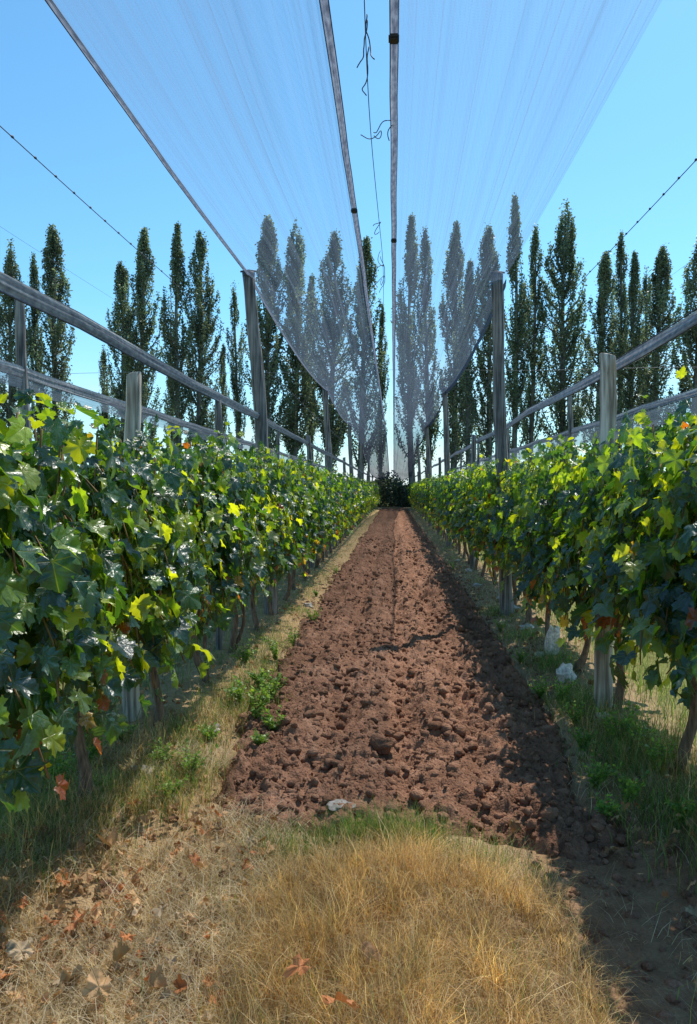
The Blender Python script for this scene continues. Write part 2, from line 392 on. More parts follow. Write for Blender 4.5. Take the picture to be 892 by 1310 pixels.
def pick(cols,p,n,v=.2):
    c=np.array(cols)[R.choice(len(cols),n,p=p)]
    return c*(1+R.uniform(-v,v,(n,1)))
STR=[(.74,.49,.20),(.57,.35,.13),(.86,.66,.36),(.27,.15,.065),(.26,.34,.10)]
mb=MB()
def mound(x,y):
    u=(x-.03)/.64
    return np.maximum(0,1-np.abs(u)**2.2)*sstep(3.28,2.75,y)*(.12+.07*fbm(x*4.5,y*4.5,88,2))
n=46000
u=R.uniform(-1,1,n);v=R.uniform(0,1,n)
x=.03+u*.63+R.normal(0,.03,n);y=1.85+v*1.45
front=3.16-.3*np.abs(u)**2+.16*fbm(u*4,u*0,90,2)
tx=np.floor(x*10+3*vn(x*6,y*6,3));ty=np.floor(y*10+3*vn(x*6+9,y*6,4))
th_=_h(tx.astype(np.int64),ty.astype(np.int64),5)
cl=.5+.9*fbm(x*4.5,y*4.5,94,3)
k=(y<front)&(R.random(n)<(.12+.88*th_)*(.3+.7*(1-np.abs(u)**5)))
x=x[k];y=y[k];u=u[k];th_=th_[k];cl=cl[k];tx=tx[k];n=len(x)
rad=1-np.abs(u)**3*.6
az=R.uniform(0,6.28,n)
h=(.035+.085*th_+.08*np.clip(cl,0,1))*(.5+.55*rad)*R.uniform(.35,1.5,n)
c=pick(STR,[.35,.28,.18,.16,.03],n,.38)*(.45+.55*th_[:,None]+.4*np.clip(cl,0,1)[:,None])
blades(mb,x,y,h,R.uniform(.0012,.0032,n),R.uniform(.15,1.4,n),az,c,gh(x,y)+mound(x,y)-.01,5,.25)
n=3000;x=.03+R.uniform(-.62,.62,n);y=R.uniform(1.95,3.1,n)
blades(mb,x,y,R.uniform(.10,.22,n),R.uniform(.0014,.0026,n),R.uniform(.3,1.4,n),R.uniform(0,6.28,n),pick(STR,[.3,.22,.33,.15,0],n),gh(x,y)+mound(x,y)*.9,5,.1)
obj('dry_grass',mb.mesh('dry_grass',[M_grass]),kind='stuff',label='golden dry wiry grass clump at the row end',cat='dry grass')
GR=[(.14,.27,.05),(.22,.36,.07),(.09,.19,.035),(.38,.42,.12)]
mb=MB()
def patch(cx,cy,sx,sy,n,hmin,hmax,cols=GR,p=(.35,.3,.2,.15),w=(.003,.006),lean=(.1,.8),dz=0):
    x=R.normal(cx,sx,n);y=R.normal(cy,sy,n)
    k=(y>1.6)
    x=x[k];y=y[k];m=len(x)
    blades(mb,x,y,R.uniform(hmin,hmax,m),R.uniform(*w,m),R.uniform(*lean,m),R.uniform(0,6.28,m),pick(cols,list(p),m),gh(x,y)+dz)
for px_,py_,n_,hh in((-.15,3.22,800,.20),(-.38,3.16,350,.16),(.12,3.25,450,.19),(.35,3.12,280,.16),(-.02,3.28,500,.19),(.5,3.0,100,.14)):
    patch(px_,py_,.11,.05,n_,.06,hh+.02,w=(.0018,.004),dz=.03)
patch(-.55,2.9,.12,.2,250,.05,.13,w=(.002,.004))
patch(.05,2.15,.3,.15,200,.08,.2,w=(.0015,.003),dz=.08)
for cx,cy,n_,hh in((-1.05,5.3,450,.13),(-1.1,5.9,400,.14),(-1.2,4.0,600,.16),(-1.7,3.3,1000,.22),(-1.95,3.7,1000,.28),(-1.5,3.0,500,.18),(-1.45,3.5,650,.17),(-1.2,3.7,450,.15),(-2.0,4.4,900,.28),(-1.3,4.6,450,.15),(-1.2,5.5,450,.14),(-1.25,7.5,300,.12),(-1.2,6.6,400,.13),(1.35,5.4,620,.2),(1.5,4.6,700,.22),(1.3,4.3,550,.2),(1.4,6.6,500,.17),(1.7,3.7,550,.25),(1.3,3.6,450,.2),(1.35,3.2,300,.18),(1.35,7.8,400,.15),(1.3,9.5,300,.14),(-1.25,9.5,300,.12)):
    patch(cx,cy,.13,.2,n_,hh*.35,hh)
n=10000;y=2.4*np.exp(R.random(n)*np.log(60/2.4));x=np.where(R.random(n)<.5,R.normal(-2.1,.22,n),R.normal(2.0,.2,n))
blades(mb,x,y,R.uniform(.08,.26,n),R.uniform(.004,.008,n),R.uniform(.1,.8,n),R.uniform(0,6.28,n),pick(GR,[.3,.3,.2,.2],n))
n=10000;y=4*np.exp(R.random(n)*np.log(55/4));x=np.where(R.random(n)<.5,R.normal(-1.28,.14,n),R.normal(1.38,.14,n))
k=fbm(x*2.2,y*1.2,95,2)>-.05
x=x[k];y=y[k];n=len(x)
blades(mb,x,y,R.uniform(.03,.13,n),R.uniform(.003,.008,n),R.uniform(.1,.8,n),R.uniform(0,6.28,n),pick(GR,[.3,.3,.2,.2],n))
obj('green_grass',mb.mesh('green_grass',[M_grass]),kind='stuff',label='green grass tufts along the vine rows',cat='grass')
mb=MB()
SD=[(.80,.66,.43),(.60,.46,.27),(.92,.81,.60),(.28,.19,.11)]
n=26000
x=R.uniform(-2.0,-.45,n);y=R.uniform(1.9,4.3,n)
k=(fbm(x*2.6,y*2.6,97,3)>-.22)&(pathmask(x,y)<.5);x=x[k];y=y[k];n=len(x)
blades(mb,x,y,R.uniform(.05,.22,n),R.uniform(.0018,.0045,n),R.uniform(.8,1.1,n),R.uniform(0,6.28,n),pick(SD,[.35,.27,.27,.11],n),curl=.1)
n=2200;x=R.uniform(.8,1.9,n);y=R.uniform(1.9,4.6,n)
k=(pathmask(x,y)<.4)&(fbm(x*3,y*3,98,2)>-.06);x=x[k];y=y[k];n=len(x)
blades(mb,x,y,R.uniform(.04,.20,n),R.uniform(.0016,.0032,n),R.uniform(.6,1.1,n),R.uniform(0,6.28,n),pick(SD,[.35,.3,.2,.15],n),curl=.1)
n=26000;y=3.6*np.exp(R.random(n)**1.2*np.log(60/3.6));x=np.where(R.random(n)<.6,R.normal(-1.25,.13,n),R.normal(1.36,.14,n))
k=(pathmask(x,y)<.5);x=x[k];y=y[k];n=len(x)
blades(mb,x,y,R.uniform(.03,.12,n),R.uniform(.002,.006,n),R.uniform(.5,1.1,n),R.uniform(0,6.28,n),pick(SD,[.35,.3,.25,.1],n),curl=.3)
P5=(.3,.3,.25,.13,.02)
for cx,cy,n_,hh in((-1.35,3.45,450,.26),(-1.55,3.1,450,.30),(-1.1,3.75,300,.18),(-1.45,4.2,400,.28),(-.95,3.1,250,.17),(-1.4,2.5,300,.22),(-1.6,2.4,400,.28),(-1.2,4.9,300,.18),(-1.15,5.4,250,.18),(1.5,4.2,500,.28),(1.35,4.9,300,.22),(1.7,3.6,500,.3),(1.4,3.2,250,.22)):
    patch(cx,cy,.14,.16,n_,hh*.3,hh,STR,P5,(.0018,.004))
obj('straw_litter',mb.mesh('straw_litter',[M_grass]),kind='stuff',label='matted pale straw on the row verges',cat='dry grass')
# ---------------------------------------------------------------- leaf templates
half=[(.0,.05),(.10,-.10),(.24,-.15),(.30,-.08),(.43,-.07),(.44,.05),(.55,.12),(.43,.22),(.52,.29),(.66,.34),(.60,.45),(.66,.60),(.50,.56),(.35,.55),(.37,.68),(.26,.74),(.22,.87),(.10,.90)]
out=half+[(0,1.04)]+[(-a,b) for a,b in half[:0:-1]]
OUT=np.array(out);K=len(OUT);CEN=np.array([0,.3])
hi2=np.vstack([CEN,CEN+(OUT-CEN)*.5,OUT])
i=np.arange(K);j=(i+1)%K
HIF=[np.stack([np.zeros(K,int),1+i,1+j],-1),np.stack([1+i,1+K+i,1+K+j,1+j],-1)]
lo=np.array([(0,.0),(.28,-.15),(.55,.12),(.42,.24),(.65,.5),(.35,.55),(.0,1.03),(-.35,.55),(-.65,.5),(-.42,.24),(-.55,.12),(-.28,-.15)])
lo2=np.vstack([CEN,lo]);KL=len(lo);i=np.arange(KL);j=(i+1)%KL
LOF=[np.stack([np.zeros(KL,int),1+i,1+j],-1)]
def leaves(mb,O,T,Nn,s,col,hi=True,mat=0,curl=1.0):
    T2=hi2 if hi else lo2;FF=HIF if hi else LOF
    n=len(O);M=len(T2)
    D=T/np.linalg.norm(T,axis=1)[:,None]
    Nn=Nn-D*np.sum(D*Nn,1)[:,None];Nn/=np.linalg.norm(Nn,axis=1)[:,None]+1e-9
    S=np.cross(D,Nn)
    u=T2[:,0];v=T2[:,1];r=np.hypot(u,v-.3);a=np.arctan2(u,v-.3)
    fa=R.uniform(-.15,.6,n)*curl;fb=R.uniform(-.1,.5,n)*curl;fw=R.uniform(.03,.17,n)*curl;ph=R.uniform(0,6.28,n)
    z=fa[:,None]*np.abs(u)[None]-fb[:,None]*(np.maximum(v,0)**2+u**2*.8)[None]+fw[:,None]*r[None]*np.sin(5*a[None]+ph[:,None])
    su=R.uniform(.8,1.1,n)
    V=O[:,None]+s[:,None,None]*((u[None]*su[:,None])[...,None]*S[:,None]+(v[None,:,None])*D[:,None]+z[...,None]*Nn[:,None])
    base=np.arange(n)*M
    fs=[(f[None]+base[:,None,None]).reshape(-1,f.shape[1]) for f in FF]
    c=np.repeat(col[:,None],M,1)
    mb.add(V.reshape(-1,3),fs,c.reshape(-1,3),np.tile(T2,(n,1)),mat)
GRN=np.array([(.018,.058,.036),(.030,.082,.040),(.060,.125,.038),(.125,.205,.032),(.24,.30,.034),(.42,.28,.045),(.25,.07,.028)])
def vine_foliage(seed,hi,droop=1.0,dens=1.0,low=.64):
    global R
    R=np.random.default_rng(seed)
    O=[];Nn=[];T=[];SZ=[];mb=MB();cane=MB();L=1.2
    def node(p,side,sz=1.0):
        O.append(p);SZ.append(sz)
        Nn.append([side*R.uniform(.3,1.3),R.normal(0,.5),R.uniform(.1,1.1)])
        T.append([side*R.uniform(0,.7),R.normal(0,.6),-R.uniform(.2,1.1)])
    for k in range(int(24*dens)):
        y0=R.uniform(-L/2,L/2);x0=R.normal(0,.05);top=R.uniform(1.62,1.83)+(.12 if R.random()<.12 else 0)
        dx=R.normal(0,.13);dy=R.normal(0,.16)
        zs=np.arange(.82,top,.050);pts=[]
        for q,z in enumerate(zs):
            f=(z-.82)/1.2
            p=np.array([x0+dx*f,y0+dy*f,z]);pts.append(p)
            side=1 if (q+k)%2 else -1
            pet=R.uniform(.05,.27)*(1.1-.40*max(0,(z-1.5)/.5))
            node(p+[side*pet,R.normal(0,.08),R.normal(0,.04)+.02],side)
        if len(pts)>3:
            v,f=tube(pts[::3]+[pts[-1]],.0045,5);cane.add(v,f)
        for _ in range(4):
            O.append(pts[-1]+R.normal(0,.05,3)+[0,0,.03]);Nn.append(R.normal(0,.6,3)+[0,0,.8]);T.append(R.normal(0,1,3)+[0,0,.2]);SZ.append(.6)
    for k in range(int(40*dens)):
        side=1 if k%2 else -1
        y0=R.uniform(-L/2,L/2);z0=R.uniform(.95,1.75);ln=R.uniform(.30,1.0)*droop
        pts=[];ow=R.uniform(.18,.36);zl=low+R.uniform(-.03,.12) if R.random()<.92 else low-.08
        for q in range(int(ln/.048)):
            f=q*.048
            p=np.array([side*(.10+ow*(1-math.exp(-f*3.5))),y0+R.normal(0,.02)+.12*f*(1 if k%4<2 else -1),z0-f])
            if p[2]<zl:break
            pts.append(p)
            node(p+[R.normal(0,.045)+side*.02,R.normal(0,.09),R.normal(0,.03)],side if R.random()<.85 else -side)
        if len(pts)>4:
            v,f=tube(pts[::3]+[pts[-1]],.0035,5);cane.add(v,f)
    for k in range(9):
        y0=R.uniform(-L/2,L/2);x0=R.normal(0,.12);ln=R.uniform(.15,.45);s=np.linspace(0,1,6)
        v,f=tube(np.stack([x0+R.normal(0,.08)*s,y0+R.normal(0,.12)*s,.84-ln*s],-1),.0035,5);cane.add(v,f)
    O=np.array(O);T=np.array(T);Nn=np.array(Nn);n=len(O)
    s=R.uniform(.062,.115,n)*np.array(SZ)
    s*=np.where(R.random(n)<.10,1.25,1)
    z=O[:,2]
    clump=fbm(O[:,1]*2.6+seed,z*2.6+O[:,0]*2,seed,2)
    q=R.random(n)+clump*.6+(z>1.55)*.08
    idx=np.clip(np.digitize(q,[.24,.48,.70,.88,1.24,1.32]),0,6)
    rr=R.random(n);lowp=np.clip((1.0-z)*1.0,0,.3)
    idx=np.where(rr<lowp*.4,6,np.where(rr<lowp*.65,5,idx))
    idx=np.where((rr>.991),6,idx)
    s=np.where(idx>=5,s*.75,s)
    col=GRN[idx]*R.uniform(.75,1.25,(n,1))
    leaves(mb,O,T,Nn,s,col,hi)
    return mb.mesh('foliage',[M_leaf if hi else M_leaf_far],True),cane
def vine_trunk(seed,cane):
    rs=np.random.default_rng(seed+500)
    mb=MB()
    n=16;t=np.linspace(0,1,n)
    ax=rs.normal(0,.05);ay=rs.normal(0,.07)
    px=ax*np.sin(t*3.1)+.02*np.sin(t*9+seed);py=ay*np.sin(t*2.8)+.02*np.cos(t*7+seed)
    P=np.stack([px,py,-.06+t*.9],-1)
    r=.029-.006*t+.012*np.exp(-t*9)+.006*np.exp(-((t-1)/.1)**2)
    v,f=tube(P,r,12,.35,seed);mb.add(v,f)
    if seed%8 in(1,4):
        P2=P+np.array([.06,.05,0])*np.sin(t*3.14)[:,None]*1.2;v,f=tube(P2,r*.6,9,.3,seed+3);mb.add(v,f)
    for sgn in(-1,1):
        tt=np.linspace(0,1,10)
        Q=np.stack([P[-1,0]+.02*np.sin(tt*6),P[-1,1]+sgn*.58*tt,.80+.06*np.sin(tt*1.6)+.01*np.sin(tt*20)],-1)
        v,f=tube(Q,.021-.008*tt,9,.3,seed+sgn);mb.add(v,f)
    off=mb.n
    mb.v+=cane.v;mb.c+=cane.c;mb.u+=cane.u;mb.f+=[f+off for f in cane.f];mb.m+=[1]*len(cane.f);mb.n+=cane.n
    return mb.mesh('trunk',[M_bark,M_cane])
hiV=[];loV=[]
for k in range(8):
    fm,cn=vine_foliage(100+k,True,1.0+(.2 if k in(2,5) else 0),1.14,.59 if k in(2,5) else .63);hiV.append((fm,vine_trunk(k,cn)))
for k in range(6):
    fm,cn=vine_foliage(200+k,False,.95,.92,.56);loV.append((fm,vine_trunk(20+k,cn)))
R=np.random.default_rng(99)
protos={}
def put_vine(x,y,var,hi,sc_=1.0,flip=False,lab=None,sy=1.0):
    fm,tm=(hiV if hi else loV)[var]
    key=(hi,var)
    if key not in protos:
        e=bpy.data.objects.new('grape_vine',None);e.empty_display_size=.3
        a=bpy.data.objects.new('foliage',fm);b=bpy.data.objects.new('trunk',tm)
        protos[key]=(e,a,b)
    e0,a0,b0=protos[key]
    e=e0.copy();a=a0.copy();b=b0.copy()
    a.parent=e;b.parent=e
    e.location=(x,y,float(gh(np.array([x]),np.array([y]))[0]));e.rotation_euler=(0,0,math.pi if flip else 0);e.scale=(1,sy,sc_)
    e['label']=lab or 'leafy green grape vine on a wire trellis';e['category']='grape vine';e['group']='grape vines in trellised rows'
    for o in(e,a,b):COL.objects.link(o)
def row(X,starts,side):
    y=starts[-1];ys_=list(starts)
    while y<60: y+=1.1+random.uniform(-.05,.05);ys_.append(y)
    for k,y in enumerate(ys_):
        hi=y<15
        v=(k*3+(0 if side<0 else 4))%8 if hi else random.randrange(6)
        s_=random.uniform(.98,1.04)*(.99 if side<0 and y<6 else 1)
        put_vine(X+random.uniform(-.03,.03),y,v,hi,s_,random.random()<.5,
            'grape vine with yellowing leaves and a gnarled trunk' if k in(2,5) else None,1.12 if side<0 and y<5 else 1.0)
row(-1.50,[2.25,3.38,4.70,5.8,6.9],-1)
row(1.55,[3.25,4.1,5.2,6.35,7.45],1)
# ---------------------------------------------------------------- posts
def post(x,y,h,r,lx,ly=0,cap=False,lab='',seed=0,grp='short trellis posts',m=None):
    n=22;t=np.linspace(0,1,n)
    zb=float(gh(np.array([x]),np.array([y]))[0])
    P=np.stack([lx*t+.02*np.sin(t*4+seed)+.008*np.sin(t*11+seed),ly*t+.01*np.sin(t*5+seed),t*(h+.1)-.1],-1)
    rad=r*(1.05-.16*t)
    P=np.vstack([P,P[-1]+[0,0,.006]]);rad=np.append(rad,rad[-1]*.9)
    mb=MB();v,f=tube(P,rad,20,.11,seed)
    top=P[-1][2];k=v[:,2]>top-.02;v[k,2]+=(v[k,0]-P[-1][0])*.25*(1 if seed%2 else -1)
    mb.add(v,f)
    o=obj('wooden_post',mb.mesh('wooden_post',[m or M_post]),loc=(x,y,zb),label=lab,cat='post',group=grp)
    if cap:
        top=P[-1]
        mb=MB();rr=rad[-3]*1.04
        v,f=tube([top+[0,0,-.05],top+[0,0,-.045],top+[0,0,.008],top+[0,0,.014]],[rr*.98,rr,rr*1.05,rr*.9],18,.06,seed);mb.add(v,f)
        v,f=tube([top+[-rr*1.3,0,.02],top+[0,0,.034],top+[rr*1.3,0,.02]],.012,6);mb.add(v,f)
        obj('cap',mb.mesh('cap',[M_black]),parent=o)
    return o
TALL=[9.1,19.7,30.2,40.8,51.4]
for k,y in enumerate(TALL):
    post(-1.50 if k==0 else -1.6,y,4.15,.082,-.24 if k==0 else -.18,0,True,'tall weathered grey wooden post holding the hail nets',k,'tall net posts')
    post(1.42 if k==0 else 1.5,y+.2,4.15,.078,-.2,0,True,'tall weathered grey wooden post holding the hail nets',k+10,'tall net posts')
    post(-4.65,y+.25,4.1,.07,-.08,0,True,'tall grey wooden post of the neighbouring vine row',k+20,'tall net posts')
    post(4.65,y+.25,4.1,.07,-.08,0,True,'tall grey wooden post of the neighbouring vine row',k+30,'tall net posts')
post(-1.72,4.85,2.28,.055,-.01,0,False,'short weathered post rising above the vines',41,m=M_postpale)
post(-1.64,7.0,2.36,.03,-.01,0,False,'thin short post rising above the vines',43)
post(1.50,5.35,2.47,.062,-.04,0,False,'pale wooden post standing beside the path',42,m=M_postpale)
for k,y in enumerate([14.4,25,35.5,46.1,56]):
    post(-1.6,y,2.55,.05,-.03,0,False,'short weathered post rising above the vines',50+k)
    post(1.52,y,2.55,.05,-.03,0,False,'short weathered post rising above the vines',60+k)
# ---------------------------------------------------------------- wires
def wire(name,pts,r,m,lab,cat_='wire',segs=6,grp=None):
    mb=MB();v,f=tube(pts,r,segs);mb.add(v,f);return obj(name,mb.mesh(name,[m]),label=lab,cat=cat_,group=grp)
Y=np.linspace(-3,61,160)
def sag(Y,a,ph=9.1,p=10.55): 
    t=((Y-ph)/p)%1.0;return -a*4*t*(1-t)
def drop(Y): return -1.5*sstep(34,64,Y)
for X in(-1.53,1.55):
    for z in(.86,1.25,1.65):
        wire('trellis_wire',np.stack([X+0*Y,Y,z+sag(Y,.01)],-1),.0017,M_wire,'thin trellis wire running through the vine row',grp='trellis wires')
Yk=np.linspace(-3,61,2600);kn=(np.arange(2600)%14==0)
for X,z in((-2.72,4.15),(2.3,4.15)):
    wire('support_wire',np.stack([X+0*Yk,Yk,z+sag(Yk,.05)+.004*kn],-1),.0038+.0075*kn,M_twine,'dark knotted support wire stretched over the neighbouring aisle')
    wire('support_wire',np.stack([X+.6*np.sign(X)+0*Y,Y,z-.3+sag(Y,.05)],-1),.0012,M_wire,'thin secondary wire beside the support wire')
wire('support_wire',np.stack([-.15+.02*np.sin(Y*.9),Y,4.18+sag(Y,.04)+drop(Y)+.01*np.sin(Y*2.3)],-1),.0028,M_twine,'slack dark wire between the two hail nets')
Xc=np.linspace(-12,14,60)
wire('cross_wire',np.stack([Xc,0*Xc+17.2,4.28+.02*np.cos(Xc)],-1),.004,M_wire,'thin wire crossing over the rows')
def curl(y,seed,ln=.35):
    rs=np.random.default_rng(seed);P=[np.array([-.15,y,4.17])];d=np.array([rs.normal()*.5,-.3,-.9]);d/=np.linalg.norm(d)
    ax=rs.normal(0,.8,3)
    for k in range(26):
        ax=ax*.9+rs.normal(0,.3,3)
        d=d+np.cross(ax,d)*.26+np.array([0,0,-.10]);d/=np.linalg.norm(d);P.append(P[-1]+d*ln/26)
    P=np.array(P);P[:,2]=np.minimum(P[:,2],4.22)
    return P
for y,s,l_ in((4.15,1,.30),(4.2,12,.26),(4.45,2,.30),(5.5,3,.38),(5.55,6,.32),(7.6,4,.4),(8.2,5,.7),(8.4,9,.5),(9.3,8,.5)):
    wire('loose_twine',curl(y,s,l_),.0034,M_twine,'tangled loose end of dark twine hanging from the wire','twine',grp='loose twine ends')
# ---------------------------------------------------------------- nets
def ribbon(P,wx,wz,nx,seed,amp=.01):
    n=len(P);U=np.linspace(-.5,.5,nx)[None]*np.ones((n,1))
    L=P[:,1][:,None]*np.ones((1,nx))
    f=amp*fbm(U*9+seed,L*.7,seed,3)
    nz_=np.hypot(wx,wz)
    V=np.stack([P[:,0:1]+U*wx+f*wz/nz_,L,P[:,2:3]+U*wz+f*wx/nz_*-1],-1)
    i=np.arange(n-1)[:,None]*nx;j=np.arange(nx-1)[None]
    q=np.stack([i+j,i+j+1,i+nx+j+1,i+nx+j],-1).reshape(-1,4)
    return V.reshape(-1,3),[q],np.stack([U,L],-1).reshape(-1,2)
def hail_net(x0,x1,z0,z1,seed,hems,lab):
    nx=150;Ys=np.concatenate([np.arange(-3,14,.1),np.arange(14,63.5,.3)])
    xs_=np.linspace(0,1,nx)
    U,YY=np.meshgrid(xs_,Ys)
    X=x0+(x1-x0)*U
    bag=(.25+.15*sstep(9,18,YY))
    Z=(z0+sag(YY,.18)*(YY>9.1)+sag(YY,.10)*(YY<=9.1))*(1-U)+(z1+sag(YY,.06))*U-bag*4*U*(1-U)*(.8+.2*np.sin(YY*.6+seed))+drop(YY)
    Z=Z+.026*fbm(U*30,YY*.12,seed,3)+.04*fbm(U*6,YY*.4,seed+7,3)*4*U*(1-U)
    V=np.stack([X,YY,Z],-1).reshape(-1,3);ny=len(Ys)
    i=np.arange(ny-1)[:,None]*nx;j=np.arange(nx-1)[None]
    q=np.stack([i+j,i+j+1,i+nx+j+1,i+nx+j],-1).reshape(-1,4)
    mb=MB();mb.add(V,[q],(1,1,1),np.stack([X,YY],-1).reshape(-1,2))
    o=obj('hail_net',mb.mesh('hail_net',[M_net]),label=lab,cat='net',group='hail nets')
    Yh=np.linspace(-3,63.5,400)
    for (which,r,ya) in hems:
        yh=Yh[Yh>=ya]
        xx=(x0 if which==0 else x1);zz=(z0 if which==0 else z1);sg=np.where(yh>9.1,sag(yh,.18),sag(yh,.10)) if which==0 else sag(yh,.06)
        P=np.stack([xx+.006*fbm(yh*1.2,yh*0,seed+3,2),yh,zz+sg+drop(yh)],-1)
        mb=MB()
        if ya<0:
            v,f,u_=ribbon(P,r*2,r*.3,9,seed,.006);mb.add(v,f,(1,1,1),u_)
            for sg_ in(-.9,.9):
                v,f=tube(P+np.array([r*sg_,0,-.002]),.0032,6);mb.add(v,f,mat=1)
        else:
            v,f,u_=ribbon(P-np.array([0,0,.06]),.012,.13,9,seed,.008);mb.add(v,f,(1,1,1),u_,1)
        obj('hem',mb.mesh('hem',[M_hem,M_twine]),parent=o)
    return o
nl=hail_net(-1.74,-.37,4.16,4.22,301,[(0,.018,-3),(1,.026,-3)],'translucent bluish hail net stretched overhead with grey hems')
nr=hail_net(1.36,-.005,4.18,4.22,311,[(0,.012,9.2),(1,.026,-3)],'translucent bluish hail net stretched overhead with folded edge')
for y,x in((4.33,-.005),(7.0,-.37),(7.9,-.005)):
    bm=bmesh.new();bmesh.ops.create_cube(bm,size=1);bmesh.ops.scale(bm,vec=(.06,.07,.03),verts=bm.verts)
    bmesh.ops.bevel(bm,geom=bm.edges[:],offset=.008,segments=2,affect='EDGES')
    me=bpy.data.meshes.new('net_clip');bm.to_mesh(me);bm.free();me.materials.append(M_black)
    obj('net_clip',me,loc=(x,y,4.20+float(sag(np.array([y]),.06)[0])),label='black plastic clip fastened on the net hem',cat='clip',group='net clips')
def rolled(X,z,w_,seed,lab,strip=0):
    Yh=np.linspace(-2,61,420)
    zz=z+sag(Yh,.03,9.1,5.27)+.006*fbm(Yh*1.5,Yh*0,seed,2)
    P=np.stack([X+.006*np.sin(Yh*1.1+seed),Yh,zz],-1)
    mb=MB()
    wv=w_*(1+.25*fbm(Yh*.8,Yh*0+3,seed+9,3))[:,None]
    v,f,u_=ribbon(P,.02,1.0,12,seed,.010)
    v=v.reshape(len(Yh),12,3);v[...,2]=P[:,2:3]+(v[...,2]-P[:,2:3])*wv;mb.add(v.reshape(-1,3),f,(1,1,1),u_)
    P2=P+np.array([.012,0,-.012]);v,f,u_=ribbon(P2,.02,1.0,12,seed+4,.010)
    v=v.reshape(len(Yh),12,3);v[...,2]=P2[:,2:3]+(v[...,2]-P2[:,2:3])*wv*.8;mb.add(v.reshape(-1,3),f,(1,1,1),u_)
    v,f=tube(P+np.array([0,0,w_*.52]),.0035,6);mb.add(v,f,mat=1)
    v,f=tube(P-np.array([0,0,w_*.55]),.005,6);mb.add(v,f,mat=1)
    o=obj('rolled_net',mb.mesh('rolled_net',[M_band,M_twine]),label=lab,cat='net',group='rolled hail nets')
    if strip:
        nx=8;U=np.linspace(0,1,nx)[None]*np.ones((420,1));YY=Yh[:,None]*np.ones((1,nx))
        Z=P[:,2:3]-strip*U*(1+.3*fbm(YY*.7,U*0,seed,2));Xx=X+.06*fbm(YY*2,U*3,seed+2,2)*U
        i=np.arange(419)[:,None]*nx;j=np.arange(nx-1)[None]
        q=np.stack([i+j,i+j+1,i+nx+j+1,i+nx+j],-1).reshape(-1,4)
        mb=MB();mb.add(np.stack([Xx,YY,Z],-1).reshape(-1,3),[q],(1,1,1),np.stack([Z,YY],-1).reshape(-1,2))
        obj('hanging_mesh',mb.mesh('hanging_mesh',[M_netd]),parent=o)
rolled(-1.64,2.48,.074,1,'grey folded hail net band strung along the vine row')
rolled(1.60,2.52,.078,2,'grey folded hail net band strung along the vine row')
rolled(-4.7,3.08,.13,3,'folded hail net band over the neighbouring row',.24)
rolled(4.6,3.10,.12,4,'folded hail net band over the neighbouring row',.40)
# ---------------------------------------------------------------- poplars
PG=np.array([(.105,.14,.09),(.14,.18,.115),(.18,.215,.145),(.235,.265,.185),(.075,.102,.07)])
def poplar(seed,H=22.0,W=1.45,nl=85,per=150,low=.10):
    global R
    R=np.random.default_rng(seed);mb=MB();tk=MB()
    sway=lambda t:np.stack([.25*np.sin(t*3+seed),.2*np.sin(t*2.2+seed*2),t*H],-1)
    t=np.linspace(0,.97,20);v,f=tube(sway(t)-[0,0,.1],.26*(1-t)**.8+.03,9,.15,seed);tk.add(v,f)
    bp_=R.uniform(.78,1.15,7)
    prof=lambda t:np.interp(t,[0,.1,.3,.55,.8,.93,1],[.25,.55,.9,1,.72,.38,.05])*np.interp(t,np.linspace(0,1,7),bp_)
    P=[];C=[]
    for k in range(nl):
        t0=low+(.93-low)*R.random()**.9
        a=R.uniform(0,6.28);ln=R.uniform(.10,.22)*(1-.45*t0)
        s=np.linspace(0,1,8);tt=np.minimum(t0+s*ln,1.0)
        rr=W*prof(tt)*np.sin(s*1.5)**.8*R.uniform(.4,1.2)
        B=sway(tt)+np.stack([np.cos(a)*rr,np.sin(a)*rr,0*rr],-1)
        v,f=tube(B,.05*(1-s)+.012,5);tk.add(v,f)
        m=int(per*R.uniform(.6,1.3)*(1-.3*t0))
        ss=R.uniform(.12,1.04,m);q=np.stack([np.interp(ss,s,B[:,c]) for c in range(3)],-1)
        q+=R.normal(0,1,(m,3))*np.array([.15,.15,.30])*(1-.5*ss[:,None]*.8)
        P.append(q);C.append(np.clip(R.normal(1,.2)+R.normal(0,.2,m),.4,1.8))
    m=160;ss=R.uniform(.86,1.0,m);q=sway(ss)+R.normal(0,1,(m,3))*np.array([.14,.14,.2])*(1.3-ss)[:,None]*4
    P.append(q);C.append(R.uniform(.7,1.3,m))
    P=np.vstack(P);C=np.concatenate(C);n=len(P)
    d=R.normal(0,1,(n,3))+[0,0,.3];d/=np.linalg.norm(d,axis=1)[:,None]
    e=np.cross(d,R.normal(0,1,(n,3)));e/=np.linalg.norm(e,axis=1)[:,None]
    s=R.uniform(.06,.13,n)[:,None]
    V=np.stack([P-d*s,P+e*s*.6,P+d*s,P-e*s*.6],1).reshape(-1,3)
    f=np.arange(4*n).reshape(-1,4)
    col=PG[R.integers(0,5,n)]*C[:,None]
    mb.add(V,[f],np.repeat(col,4,0))
    return mb.mesh('crown',[M_pop],False),tk.mesh('trunk',[M_pbark])
PV=[poplar(400+k,22,[1.6,1.8,1.4,1.7,1.25,1.85,1.15][k],[92,108,82,98,64,114,60][k],200) for k in range(7)]
